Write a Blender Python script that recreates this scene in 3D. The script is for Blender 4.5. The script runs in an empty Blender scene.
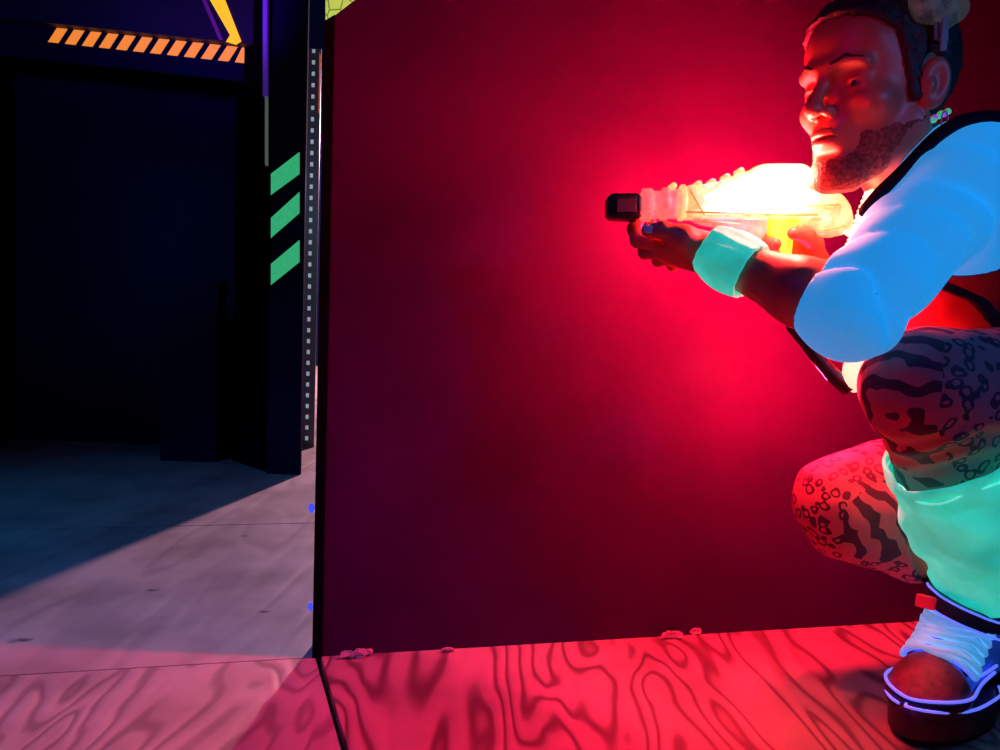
import bpy, bmesh, math, random
import numpy as np
from mathutils import Vector, Matrix
random.seed(7)
S = bpy.context.scene
COL = S.collection
R = math.radians

# ------------------------------------------------------------------ camera
CAM_H, FPX = 0.56, 800.0
PIT, ROL = R(4.0), R(2.0)
Fv = Vector((0, math.cos(PIT), -math.sin(PIT)))
U0 = Vector((0, math.sin(PIT), math.cos(PIT)))
X0 = Vector((1, 0, 0))
Rv = math.cos(ROL) * X0 + math.sin(ROL) * U0
Uv = -math.sin(ROL) * X0 + math.cos(ROL) * U0
CAMP = Vector((0, 0, CAM_H))
cd = bpy.data.cameras.new('camera')
cam = bpy.data.objects.new('camera', cd)
COL.objects.link(cam)
m = Matrix((Rv, Uv, -Fv)).transposed().to_4x4()
m.translation = CAMP
cam.matrix_world = m
cd.sensor_width = 36
cd.lens = FPX / 1000 * 36
cd.clip_start = 0.02
S.camera = cam


def ray(x, y):
    return Fv + (x - 500) / FPX * Rv + (375 - y) / FPX * Uv


def G(x, y, z=0.0):           # place on the floor (or height z) seen at x, y
    d = ray(x, y)
    return CAMP + d * ((z - CAM_H) / d.z)


def A(x, y, Y):               # place at distance Y into the room
    d = ray(x, y)
    return CAMP + d * (Y / d.y)


S.view_settings.view_transform = 'Standard'
S.view_settings.look = 'None'
S.view_settings.gamma = 1
S.view_settings.exposure = 0
S.view_settings.use_curve_mapping = False

# ------------------------------------------------------------------ materials


def setin(n, k, v):
    if k in n.inputs:
        n.inputs[k].default_value = v


def mat(name, col, rough=0.6, metal=0.0, emis=None, es=0.0, noise=0.0, nscale=20, bump=0.0, bscale=60,
        alpha=1.0, spec=0.5, col2=None):
    M = bpy.data.materials.new(name)
    M.use_nodes = True
    nt = M.node_tree
    b = nt.nodes['Principled BSDF']
    c4 = (*col, 1)
    setin(b, 'Base Color', c4)
    setin(b, 'Roughness', rough)
    setin(b, 'Metallic', metal)
    setin(b, 'Alpha', alpha)
    setin(b, 'Specular IOR Level', spec)
    if emis:
        setin(b, 'Emission Color', (*emis, 1))
        setin(b, 'Emission Strength', es)
    tc = nt.nodes.new('ShaderNodeTexCoord')
    if noise or col2:
        n = nt.nodes.new('ShaderNodeTexNoise')
        n.inputs['Scale'].default_value = nscale
        n.inputs['Detail'].default_value = 5
        nt.links.new(tc.outputs['Object'], n.inputs['Vector'])
        r = nt.nodes.new('ShaderNodeValToRGB')
        r.color_ramp.elements[0].position = 0.35
        r.color_ramp.elements[1].position = 0.65
        c2 = col2 or tuple(c * (1 - noise) for c in col)
        r.color_ramp.elements[0].color = (*c2, 1)
        r.color_ramp.elements[1].color = c4
        nt.links.new(n.outputs['Fac'], r.inputs['Fac'])
        nt.links.new(r.outputs['Color'], b.inputs['Base Color'])
    if bump:
        n2 = nt.nodes.new('ShaderNodeTexNoise')
        n2.inputs['Scale'].default_value = bscale
        n2.inputs['Detail'].default_value = 4
        nt.links.new(tc.outputs['Object'], n2.inputs['Vector'])
        bp = nt.nodes.new('ShaderNodeBump')
        bp.inputs['Strength'].default_value = bump
        bp.inputs['Distance'].default_value = 0.004
        nt.links.new(n2.outputs['Fac'], bp.inputs['Height'])
        nt.links.new(bp.outputs['Normal'], b.inputs['Normal'])
    return M


def wood(name, rot, c1, c2, scale=1.0, knots=True, stretch=(1, .16, 1), bands=5.0):
    M = bpy.data.materials.new(name)
    M.use_nodes = True
    nt = M.node_tree
    N, L = nt.nodes, nt.links
    b = N['Principled BSDF']
    b.inputs['Roughness'].default_value = .5
    tc = N.new('ShaderNodeTexCoord')
    mp = N.new('ShaderNodeMapping')
    mp.inputs['Rotation'].default_value = (0, 0, rot)
    mp.inputs['Scale'].default_value = tuple(s * scale for s in stretch)
    L.new(tc.outputs['Object'], mp.inputs['Vector'])
    n = N.new('ShaderNodeTexNoise')           # cathedral figure: iso-lines of stretched noise
    n.inputs['Scale'].default_value = 3.2
    n.inputs['Detail'].default_value = 2.5
    n.inputs['Distortion'].default_value = .35
    L.new(mp.outputs['Vector'], n.inputs['Vector'])
    mu = N.new('ShaderNodeMath'); mu.operation = 'MULTIPLY'; mu.inputs[1].default_value = bands * 6.283
    L.new(n.outputs['Fac'], mu.inputs[0])
    si = N.new('ShaderNodeMath'); si.operation = 'SINE'
    L.new(mu.outputs[0], si.inputs[0])
    r = N.new('ShaderNodeValToRGB')
    r.color_ramp.elements[0].position = .0
    r.color_ramp.elements[0].color = (*c1, 1)
    r.color_ramp.elements[1].position = .9
    r.color_ramp.elements[1].color = (*c2, 1)
    e = r.color_ramp.elements.new(.35)
    e.color = tuple(a * .15 + q * .85 for a, q in zip(c1, c2)) + (1,)
    mr = N.new('ShaderNodeMapRange')
    mr.inputs['From Min'].default_value = -1
    L.new(si.outputs[0], mr.inputs['Value'])
    L.new(mr.outputs[0], r.inputs['Fac'])
    n2 = N.new('ShaderNodeTexNoise')
    n2.inputs['Scale'].default_value = 5
    n2.inputs['Detail'].default_value = 6
    L.new(tc.outputs['Object'], n2.inputs['Vector'])
    r2 = N.new('ShaderNodeValToRGB')
    r2.color_ramp.elements[0].position = .3
    r2.color_ramp.elements[0].color = (.62, .6, .6, 1)
    r2.color_ramp.elements[1].position = .6
    L.new(n2.outputs['Fac'], r2.inputs['Fac'])
    mx = N.new('ShaderNodeMix'); mx.data_type = 'RGBA'; mx.blend_type = 'MULTIPLY'
    mx.inputs[0].default_value = 1
    L.new(r.outputs['Color'], mx.inputs[6]); L.new(r2.outputs['Color'], mx.inputs[7])
    out = mx.outputs[2]
    if knots:
        for kx, ky, ra, rb in knots:
            c = G(kx, ky) if ky > 400 else Vector((9, 9, 0))
            mp2 = N.new('ShaderNodeMapping'); mp2.vector_type = 'TEXTURE'
            mp2.inputs['Location'].default_value = tuple(c)
            mp2.inputs['Rotation'].default_value = (0, 0, R(13))
            mp2.inputs['Scale'].default_value = (ra, ra * .55, 1)
            n4 = N.new('ShaderNodeTexNoise'); n4.inputs['Scale'].default_value = 40
            L.new(tc.outputs['Object'], n4.inputs['Vector'])
            L.new(tc.outputs['Object'], mp2.inputs['Vector'])
            ln = N.new('ShaderNodeVectorMath'); ln.operation = 'LENGTH'
            L.new(mp2.outputs['Vector'], ln.inputs[0])
            ad = N.new('ShaderNodeMath'); ad.operation = 'ADD'
            L.new(ln.outputs['Value'], ad.inputs[0]); L.new(n4.outputs['Fac'], ad.inputs[1])
            r3 = N.new('ShaderNodeValToRGB')
            r3.color_ramp.elements[0].position = .55
            r3.color_ramp.elements[0].color = (.22, .17, .22, 1)
            r3.color_ramp.elements[1].position = 1.0
            L.new(ad.outputs[0], r3.inputs['Fac'])
            mx2 = N.new('ShaderNodeMix'); mx2.data_type = 'RGBA'; mx2.blend_type = 'MULTIPLY'
            mx2.inputs[0].default_value = 1
            L.new(out, mx2.inputs[6]); L.new(r3.outputs['Color'], mx2.inputs[7])
            out = mx2.outputs[2]
    L.new(out, b.inputs['Base Color'])
    bp = N.new('ShaderNodeBump')
    bp.inputs['Strength'].default_value = .25
    bp.inputs['Distance'].default_value = .002
    L.new(si.outputs[0], bp.inputs['Height'])
    L.new(bp.outputs['Normal'], b.inputs['Normal'])
    return M


def animal_print(name, c_bg, c_ink):
    """leopard rosettes low on z-noise, zebra stripes elsewhere"""
    M = bpy.data.materials.new(name)
    M.use_nodes = True
    nt = M.node_tree
    N, L = nt.nodes, nt.links
    b = N['Principled BSDF']
    b.inputs['Roughness'].default_value = .7
    tc = N.new('ShaderNodeTexCoord')
    # distort
    nz = N.new('ShaderNodeTexNoise'); nz.inputs['Scale'].default_value = 28
    L.new(tc.outputs['Object'], nz.inputs['Vector'])
    ad = N.new('ShaderNodeVectorMath'); ad.operation = 'SCALE'; ad.inputs[3].default_value = .022
    L.new(nz.outputs['Color'], ad.inputs[0])
    a2 = N.new('ShaderNodeVectorMath'); a2.operation = 'ADD'
    L.new(tc.outputs['Object'], a2.inputs[0]); L.new(ad.outputs[0], a2.inputs[1])
    v = N.new('ShaderNodeTexVoronoi'); v.inputs['Scale'].default_value = 58
    L.new(a2.outputs[0], v.inputs['Vector'])
    r = N.new('ShaderNodeValToRGB')
    cr = r.color_ramp
    cr.interpolation = 'CONSTANT'
    cr.elements[0].position = 0; cr.elements[0].color = (0, 0, 0, 1)
    cr.elements[1].position = .26; cr.elements[1].color = (1, 1, 1, 1)
    e = cr.elements.new(.47); e.color = (0, 0, 0, 1)
    L.new(v.outputs['Distance'], r.inputs['Fac'])
    w = N.new('ShaderNodeTexWave'); w.bands_direction = 'DIAGONAL'
    w.inputs['Scale'].default_value = 14
    w.inputs['Distortion'].default_value = 5
    w.inputs['Detail Scale'].default_value = 1.3
    L.new(tc.outputs['Object'], w.inputs['Vector'])
    rw = N.new('ShaderNodeValToRGB')
    rw.color_ramp.interpolation = 'CONSTANT'
    rw.color_ramp.elements[0].color = (0, 0, 0, 1)
    rw.color_ramp.elements[1].position = .55
    L.new(w.outputs['Color'], rw.inputs['Fac'])
    n3 = N.new('ShaderNodeTexNoise'); n3.inputs['Scale'].default_value = 7
    n3.inputs['Detail'].default_value = 0
    L.new(tc.outputs['Object'], n3.inputs['Vector'])
    gt = N.new('ShaderNodeMath'); gt.operation = 'GREATER_THAN'; gt.inputs[1].default_value = .47
    L.new(n3.outputs['Fac'], gt.inputs[0])
    mx = N.new('ShaderNodeMix'); mx.data_type = 'RGBA'
    L.new(gt.outputs[0], mx.inputs[0]); L.new(r.outputs['Color'], mx.inputs[6]); L.new(rw.outputs['Color'], mx.inputs[7])
    m2 = N.new('ShaderNodeMix'); m2.data_type = 'RGBA'
    m2.inputs[6].default_value = (*c_bg, 1); m2.inputs[7].default_value = (*c_ink, 1)
    sp = N.new('ShaderNodeSeparateColor')
    L.new(mx.outputs[2], sp.inputs[0]); L.new(sp.outputs[0], m2.inputs[0])
    L.new(m2.outputs[2], b.inputs['Base Color'])
    return M


def clear_plastic(name, tint, emis, es, trans=.5):
    M = bpy.data.materials.new(name)
    M.use_nodes = True
    nt = M.node_tree
    N, L = nt.nodes, nt.links
    b = N['Principled BSDF']
    b.inputs['Base Color'].default_value = (*tint, 1)
    b.inputs['Roughness'].default_value = .18
    setin(b, 'Emission Color', (*emis, 1)); setin(b, 'Emission Strength', es)
    tc = N.new('ShaderNodeTexCoord')
    n = N.new('ShaderNodeTexNoise'); n.inputs['Scale'].default_value = 60; n.inputs['Detail'].default_value = 3
    L.new(tc.outputs['Object'], n.inputs['Vector'])
    r = N.new('ShaderNodeMapRange')
    r.inputs['From Min'].default_value = .35; r.inputs['From Max'].default_value = .65
    r.inputs['To Min'].default_value = max(0, 1 - trans - .25); r.inputs['To Max'].default_value = min(1, 1 - trans + .25)
    L.new(n.outputs['Fac'], r.inputs['Value'])
    t = N.new('ShaderNodeBsdfTransparent')
    mx = N.new('ShaderNodeMixShader')
    L.new(r.outputs[0], mx.inputs[0]); L.new(t.outputs[0], mx.inputs[1]); L.new(b.outputs[0], mx.inputs[2])
    L.new(mx.outputs[0], N['Material Output'].inputs['Surface'])
    bp = N.new('ShaderNodeBump'); bp.inputs['Strength'].default_value = .3; bp.inputs['Distance'].default_value = .003
    L.new(n.outputs['Fac'], bp.inputs['Height']); L.new(bp.outputs['Normal'], b.inputs['Normal'])
    return M


MT = {}
MT['wall'] = mat('black_painted_panel', (.06, .0012, .06), .5, noise=.35, nscale=3.2, bump=.08, bscale=14, spec=.06)
MT['edge'] = mat('black_edge_trim', (.004, .003, .006), 1, spec=0)
MT['navy'] = mat('navy_black_paint', (.006, .012, .05), .9, noise=.3, nscale=4, spec=.03)
MT['navy2'] = mat('blue_black_paint', (.01, .012, .05), .6, noise=.3, nscale=4)
MT['black'] = mat('black_plastic', (.006, .004, .008), .35)
MT['blackcloth'] = mat('black_cloth', (.012, .006, .014), .85, spec=.1)
MT['orange'] = mat('orange_fluorescent_tape', (.9, .3, .08), .6, emis=(1, .27, .02), es=.85, noise=.12, nscale=30)
MT['yellow'] = mat('yellow_fluorescent_paint', (.9, .5, .03), .6, emis=(1, .52, .0), es=1.0)
MT['green'] = mat('green_fluorescent_tape', (.1, .6, .3), .6, emis=(.035, .5, .2), es=.75, noise=.2, nscale=40)
MT['metal'] = mat('grey_perforated_steel', (.28, .33, .42), .4, .3)
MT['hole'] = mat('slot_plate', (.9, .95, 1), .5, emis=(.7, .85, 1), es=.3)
MT['rust'] = mat('orange_paint_residue', (.8, .12, .05), .6, emis=(1, .12, .05), es=.6)
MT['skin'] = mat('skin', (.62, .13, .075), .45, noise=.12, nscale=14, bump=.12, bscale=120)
MT['hair'] = mat('dark_hair', (.035, .012, .015), .6, bump=.5, bscale=220)
MT['beard'] = mat('short_beard', (.46, .08, .045), .7, bump=.9, bscale=420, noise=.6, nscale=200)
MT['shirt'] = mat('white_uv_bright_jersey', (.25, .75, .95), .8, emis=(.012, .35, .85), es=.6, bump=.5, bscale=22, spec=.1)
MT['teal'] = mat('turquoise_uv_bright_cotton', (.25, 1, .72), .85, emis=(.01, .74, .54), es=.66, bump=.9, bscale=30, spec=.1, noise=.3, nscale=16)
MT['print'] = animal_print('animal_print_leggings', (.66, .10, .13), (.09, .003, .03))
MT['vest'] = mat('dark_red_nylon_vest', (.5, .012, .02), .75, spec=.1, bump=.3, bscale=30)
MT['sock'] = mat('pale_blue_sock', (.5, .65, .95), .85, emis=(.06, .12, .85), es=.4)
MT['stitch'] = mat('pale_stitching', (.6, 1, .85), .8, emis=(.12, .85, .65), es=.7)
MT['chest_led'] = mat('glowing_chest_pod', (1, .7, .5), .5, emis=(1, .62, .4), es=1.3)
MT['nail'] = mat('finger_nail', (.5, .35, .5), .25)
MT['eye'] = mat('eye_white', (.22, .17, .17), .2)
MT['clear'] = clear_plastic('clear_plastic_shell', (.9, .7, .6), (1, .36, .10), 1.3, .45)
MT['clear_red'] = clear_plastic('clear_plastic_barrel', (.9, .5, .5), (1, .16, .12), .75, .4)
MT['core'] = mat('led_white_core', (1, .9, .7), .5, emis=(1, .16, .10), es=14)
MT['amber'] = mat('amber_grip', (1, .6, .1), .4, emis=(1, .62, .02), es=1.2)
MT['part'] = mat('amber_inner_parts', (.9, .5, .2), .4, emis=(1, .28, .05), es=.5)
MT['lace'] = mat('pale_laces', (.7, .85, 1), .8, emis=(.08, .45, 1), es=.45)
MT['pipe'] = mat('glowing_violet_piping', (.4, .4, 1), .5, emis=(.09, .14, 1), es=1.1)
MT['sh_dark'] = mat('dark_purple_leather', (.045, .008, .035), .5, emis=None)
MT['sh_toe'] = mat('maroon_toe_leather', (.34, .05, .11), .6, noise=.4, nscale=90, bump=.3, bscale=150)
MT['sh_blue'] = mat('blue_suede', (.12, .25, .7), .7, emis=(.01, .08, .6), es=.2)
MT['strap_red'] = mat('red_strap_patch', (.7, .03, .06), .6, emis=(1, .0, .04), es=.25)
MT['poster'] = mat('yellow_green_crackle', (.5, .6, .15), .6)
MT['visor'] = clear_plastic('smoked_clear_headset', (.35, .4, .35), (.08, .10, .07), .25, .45)
MT['grey'] = mat('grey_green_strap', (.25, .4, .38), .6)
MT['vestled'] = mat('vest_led', (1, .8, .6), .5, emis=(1, .25, .14), es=9)
MT['chip'] = mat('splintered_wood_chip', (.6, .3, .35), .7)
MT['blue_chip'] = mat('blue_lit_fleck', (.1, .15, 1), .6, emis=(.05, .1, 1), es=.8)  # edge chips; the blue light on them is put into colour and glow
MT['bead'] = mat('coloured_beads', (.2, .9, .4), .3, emis=(.1, .7, .25), es=.4)
MT['bead2'] = mat('violet_beads', (.6, .2, .9), .3, emis=(.5, .05, .8), es=.4)
MT['wood_a'] = wood('plywood_left', R(-13), (.36, .25, .24), (.60, .47, .42), 1.0, False, (1.6, .5, 1), 17)
MT['wood_b'] = wood('plywood_right', R(52), (.20, .10, .10), (.56, .34, .31), 1.0, False, (1.6, .42, 1), 16)
MT['wood_c'] = wood('plywood_middle', R(77), (.48, .38, .36), (.57, .46, .42), 1.0, [(152, 590, .035, .007), (262, 612, .03, .006), (20, 640, .05, .006), (245, 536, .03, .004), (370, 0, .01, .01)], (1.6, .3, 1), 6)
MT['gap'] = mat('dark_subfloor', (.01, .008, .008), .9)

ntt = MT['teal'].node_tree
rp = [n for n in ntt.nodes if n.bl_idname == 'ShaderNodeValToRGB'][0]
r2_ = ntt.nodes.new('ShaderNodeValToRGB')
r2_.color_ramp.elements[0].position = .3; r2_.color_ramp.elements[0].color = (.004, .46, .36, 1)
r2_.color_ramp.elements[1].position = .7; r2_.color_ramp.elements[1].color = (.02, .85, .62, 1)
ntt.links.new([n for n in ntt.nodes if n.bl_idname == 'ShaderNodeTexNoise'][0].outputs['Fac'], r2_.inputs['Fac'])
ntt.links.new(r2_.outputs['Color'], ntt.nodes['Principled BSDF'].inputs['Emission Color'])
# poster crackle
nt = MT['poster'].node_tree
vv = nt.nodes.new('ShaderNodeTexVoronoi'); vv.feature = 'DISTANCE_TO_EDGE'; vv.inputs['Scale'].default_value = 35
tcc = nt.nodes.new('ShaderNodeTexCoord'); nt.links.new(tcc.outputs['Object'], vv.inputs['Vector'])
rr = nt.nodes.new('ShaderNodeValToRGB')
rr.color_ramp.elements[0].position = .02; rr.color_ramp.elements[0].color = (.12, .25, .02, 1)
rr.color_ramp.elements[1].position = .07; rr.color_ramp.elements[1].color = (.62, .72, .10, 1)
nt.links.new(vv.outputs['Distance'], rr.inputs['Fac'])
bb = nt.nodes['Principled BSDF']
nt.links.new(rr.outputs['Color'], bb.inputs['Base Color'])
nt.links.new(rr.outputs['Color'], bb.inputs['Emission Color'])
bb.inputs['Emission Strength'].default_value = .8

# ------------------------------------------------------------------ object helpers


def link(name, me, mt, parent=None, smooth=False):
    o = bpy.data.objects.new(name, me)
    COL.objects.link(o)
    if mt:
        me.materials.append(MT[mt])
    if parent:
        o.parent = parent
        o.matrix_parent_inverse = Matrix.Translation(-parent.location) if parent.type == 'EMPTY' else parent.matrix_parent_inverse.copy()
    if smooth:
        for p in me.polygons:
            p.use_smooth = True
    return o


WL = {}


def part(name, bm, mt, parent, smooth=False):
    """bm holds world coordinates; origin of part stays at world zero, compensated for the parent"""
    me = bpy.data.meshes.new(name)
    bm.normal_update()
    bm.to_mesh(me)
    bm.free()
    return partme(name, me, mt, parent, smooth)


def partme(name, me, mt, parent, smooth=False):
    o = bpy.data.objects.new(name, me)
    COL.objects.link(o)
    me.materials.append(MT[mt])
    if parent is not None:
        off = WL.get(parent.name, Vector((0, 0, 0)))
        o.parent = parent
        me.transform(Matrix.Translation(-off))
        WL[o.name] = off
    if smooth:
        for p in me.polygons:
            p.use_smooth = True
    return o


def thing(name, label, cat, loc, group=None):
    o = bpy.data.objects.new(name, None)
    COL.objects.link(o)
    o.location = loc
    WL[o.name] = Vector(loc)
    o.empty_display_size = .05
    tag(o, label, cat, group)
    return o


def tag(o, label, cat, group=None):
    o['label'] = label
    o['category'] = cat
    if group:
        o['group'] = group
    return o


def struct(name, bm, mt):
    o = part(name, bm, mt, None)
    o['kind'] = 'structure'
    return o


def poly_prism(bm, pts, off, bev=0):
    """front polygon pts extruded by vector off"""
    off = Vector(off)
    a = [bm.verts.new(p) for p in pts]
    b = [bm.verts.new(Vector(p) + off) for p in pts]
    f = [bm.faces.new(a), bm.faces.new(b[::-1])]
    n = len(pts)
    for i in range(n):
        f.append(bm.faces.new((a[i], b[i], b[(i + 1) % n], a[(i + 1) % n])))
    bmesh.ops.recalc_face_normals(bm, faces=f)
    if bev:
        es = list({e for q in f for e in q.edges})
        bmesh.ops.bevel(bm, geom=es, offset=bev, segments=3, affect='EDGES', profile=.5)
    return bm


def prism(pts, off, bev=0):
    return poly_prism(bmesh.new(), pts, off, bev)


def box(lo, hi, bev=0, rot=None):
    bm = bmesh.new()
    x0, y0, z0 = lo
    x1, y1, z1 = hi
    return poly_prism(bm, [Vector((x0, y0, z0)), Vector((x1, y0, z0)), Vector((x1, y0, z1)), Vector((x0, y0, z1))], (0, y1 - y0, 0), bev)


def tube(bm, pts, r, seg=10, closed=False):
    pts = [Vector(p) for p in pts]
    n = len(pts)
    rs = r if isinstance(r, (list, tuple)) else [r] * n
    rings = []
    up = None
    for i, p in enumerate(pts):
        if closed:
            t = (pts[(i + 1) % n] - pts[i - 1]).normalized()
        else:
            t = (pts[min(i + 1, n - 1)] - pts[max(i - 1, 0)]).normalized()
        if up is None:
            up = t.orthogonal().normalized()
        up = (up - t * up.dot(t)).normalized()
        s = t.cross(up)
        rings.append([bm.verts.new(p + rs[i] * (math.cos(a) * up + math.sin(a) * s)) for a in [2 * math.pi * k / seg for k in range(seg)]])
    m_ = n if closed else n - 1
    for i in range(m_):
        a, b = rings[i], rings[(i + 1) % n]
        for k in range(seg):
            bm.faces.new((a[k], a[(k + 1) % seg], b[(k + 1) % seg], b[k]))
    if not closed:
        bm.faces.new(rings[0][::-1])
        bm.faces.new(rings[-1])
    return bm


def spline(pts, n=6):
    pts = [Vector(p) for p in pts]
    out = []
    for i in range(len(pts) - 1):
        p0, p1, p2, p3 = pts[max(i - 1, 0)], pts[i], pts[i + 1], pts[min(i + 2, len(pts) - 1)]
        for k in range(n):
            t = k / n
            out.append(.5 * ((2 * p1) + (p2 - p0) * t + (2 * p0 - 5 * p1 + 4 * p2 - p3) * t * t + (3 * p1 - p0 - 3 * p2 + p3) * t ** 3))
    out.append(pts[-1])
    return out


# ------------------------------------------------------------------ implicit surfaces


def V(p):
    return np.array(tuple(p), dtype=np.float64)


class Sdf:
    def __init__(s):
        s.p = []

    def cone(s, a, b, ra, rb, k=.02, sub=False):
        a, b = V(a), V(b)
        c = (a + b) / 2
        s.p.append(('c', a, b, ra, rb, k, sub, c, np.linalg.norm(b - a) / 2 + max(ra, rb)))
        return s

    def ell(s, c, r, k=.02, rot=None, sub=False):
        c = V(c)
        Rm = np.eye(3) if rot is None else np.array(rot)
        s.p.append(('e', c, np.array(r, float), Rm, None, k, sub, c, max(r)))
        return s

    def ball(s, c, r, k=.02, sub=False):
        return s.ell(c, (r, r, r), k, None, sub)

    def grow(s, d, extra=None):
        o = Sdf()
        for q in s.p:
            q = list(q)
            if q[6]:
                o.p.append(tuple(q)); continue
            if q[0] == 'c':
                q[3] += d; q[4] += d
            else:
                q[2] = q[2] + d
            q[8] += d
            o.p.append(tuple(q))
        return o

    def ev(s, P, sel=None):
        d = np.full(P.shape[0], 1.0)
        first = True
        for q in (s.p if sel is None else sel):
            if q[0] == 'c':
                a, b, ra, rb = q[1:5]
                ba = b - a
                pa = P - a
                t = np.clip(pa @ ba / (ba @ ba), 0, 1)
                e = np.sqrt(((pa - t[:, None] * ba) ** 2).sum(1)) - (ra + (rb - ra) * t)
            else:
                c, r, Rm = q[1:4]
                l = (P - c) @ Rm
                k0 = np.sqrt(((l / r) ** 2).sum(1)) + 1e-9
                k1 = np.sqrt(((l / r ** 2) ** 2).sum(1)) + 1e-9
                e = k0 * (k0 - 1) / k1
            k = max(q[5], 1e-5)
            if q[6]:
                h = np.clip(.5 - .5 * (d + e) / k, 0, 1)
                d = d * (1 - h) + (-e) * h + k * h * (1 - h)
            elif first:
                d = e
                first = False
            else:
                h = np.clip(.5 + .5 * (e - d) / k, 0, 1)
                d = d * h + e * (1 - h) - k * h * (1 - h)
        return d

    def near(s, c, r):
        return [q for q in s.p if np.linalg.norm(q[7] - c) - q[8] < r + q[5] + .03]


def mesh_sdf(name, f, sdf, res, lo, hi, post=None):
    """surface nets, evaluated block by block. post(P, d) may clip or displace."""
    n = 24
    lo, hi = V(lo), V(hi)
    dims = np.ceil((hi - lo) / res).astype(int) + 2
    nb = (dims + n - 1) // n
    g = np.arange(n + 1)
    I, J, K = np.meshgrid(g, g, g, indexing='ij')
    base = np.stack([I, J, K], -1).reshape(-1, 3)
    half = n * res * .5 * 1.733
    big = 1 << 14
    vid, vpos, quads = [], [], []
    corners = [(0, 0, 0), (1, 0, 0), (0, 1, 0), (1, 1, 0), (0, 0, 1), (1, 0, 1), (0, 1, 1), (1, 1, 1)]
    edges = [(0, 1), (2, 3), (4, 5), (6, 7), (0, 2), (1, 3), (4, 6), (5, 7), (0, 4), (1, 5), (2, 6), (3, 7)]
    for bi in range(nb[0]):
        for bj in range(nb[1]):
            for bk in range(nb[2]):
                o = np.array([bi, bj, bk]) * n
                c = lo + (o + n / 2) * res
                sel = sdf.near(c, half)
                if not any(not q[6] for q in sel):
                    continue
                P = lo + (base + o) * res
                d = sdf.ev(P, sel)
                if post:
                    d = post(P, d)
                d = d.reshape(n + 1, n + 1, n + 1)
                if d.min() > 0 or d.max() < 0:
                    continue
                ins = d < 0
                cs = np.stack([ins[a:a + n, b:b + n, e:e + n] for a, b, e in corners], -1)
                cnt = cs.sum(-1)
                act = np.argwhere((cnt > 0) & (cnt < 8))
                if len(act):
                    cv = np.stack([d[act[:, 0] + a, act[:, 1] + b, act[:, 2] + e] for a, b, e in corners], -1)
                    acc = np.zeros((len(act), 3)); num = np.zeros(len(act))
                    for e0, e1 in edges:
                        x = (cv[:, e0] < 0) != (cv[:, e1] < 0)
                        t = cv[:, e0] / np.where(x, cv[:, e0] - cv[:, e1], 1)
                        p0, p1 = np.array(corners[e0]), np.array(corners[e1])
                        pt = p0 + t[:, None] * (p1 - p0)
                        acc += np.where(x[:, None], pt, 0)
                        num += x
                    gi = act + o
                    vpos.append(lo + (gi + acc / num[:, None]) * res)
                    vid.append((gi[:, 0] * big + gi[:, 1]) * big + gi[:, 2])
                for ax in range(3):
                    a = ins[:n, :n, :n]
                    sl = [slice(0, n)] * 3
                    sl[ax] = slice(1, n + 1)
                    b = ins[tuple(sl)]
                    e = np.argwhere(a != b)
                    if not len(e):
                        continue
                    fl = a[e[:, 0], e[:, 1], e[:, 2]]
                    gi = e + o
                    u, w = (ax + 1) % 3, (ax + 2) % 3
                    qs = []
                    for du, dw in ((-1, -1), (0, -1), (0, 0), (-1, 0)):
                        h = gi.copy(); h[:, u] += du; h[:, w] += dw
                        qs.append((h[:, 0] * big + h[:, 1]) * big + h[:, 2])
                    q = np.stack(qs, -1)
                    q[~fl] = q[~fl][:, ::-1]
                    quads.append(q)
    vid = np.concatenate(vid); vpos = np.concatenate(vpos); quads = np.concatenate(quads)
    od = np.argsort(vid); vid = vid[od]; vpos = vpos[od]
    ix = np.searchsorted(vid, quads)
    ix = np.clip(ix, 0, len(vid) - 1)
    ok = (vid[ix] == quads).all(1)
    ix = ix[ok]
    me = bpy.data.meshes.new(name)
    me.vertices.add(len(vpos)); me.vertices.foreach_set('co', vpos.astype(np.float32).ravel())
    me.loops.add(ix.size); me.loops.foreach_set('vertex_index', ix.astype(np.int32).ravel())
    me.polygons.add(len(ix))
    me.polygons.foreach_set('loop_start', (np.arange(len(ix)) * 4).astype(np.int32))
    me.polygons.foreach_set('use_smooth', np.ones(len(ix), dtype=bool))
    me.update(calc_edges=True)
    me.validate()
    return me


def snap(sdf, p, off=0):
    """move a point on to the surface of an implicit shape"""
    p = V(p)
    for _ in range(12):
        e = 1e-4
        Q = np.array([p, p + [e, 0, 0], p + [0, e, 0], p + [0, 0, e]])
        d = sdf.ev(Q)
        g = (d[1:] - d[0]) / e
        g /= np.linalg.norm(g) + 1e-9
        p = p - g * (d[0] - off) * .8
    return Vector(p)


# ================================================================== SETTING
WL0 = G(314, 657)
WR0 = G(940, 620)
wd = (WR0 - WL0).normalized()            # along the near wall
wn = Vector((-wd.y, wd.x, 0))            # away from camera


def wallpt(px, py):                      # pixel on the near wall plane
    d = ray(px, py)
    t = (WL0 - CAMP).dot(wn) / d.dot(wn)
    return CAMP + d * t


# floor sheets
def sheet(u0, u1, v0, v1, zt=0.0):
    P = lambda u, v: WL0 + wd * u + wn * v
    return [P(u0, v0), P(u1, v0), P(u1, v1), P(u0, v1)]


g_ = .0022
fl = bmesh.new()
lu = (G(340, 750) - WL0)
su0 = lu.dot(wd); sv0 = lu.dot(wn)


def add_sheet(bm, pts, z=0.0, t=.018):
    pts = [Vector((p.x, p.y, z)) for p in pts]
    poly_prism(bm, pts, (0, 0, -t))


def sheetP(u, v):
    return WL0 + wd * u + wn * v


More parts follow.
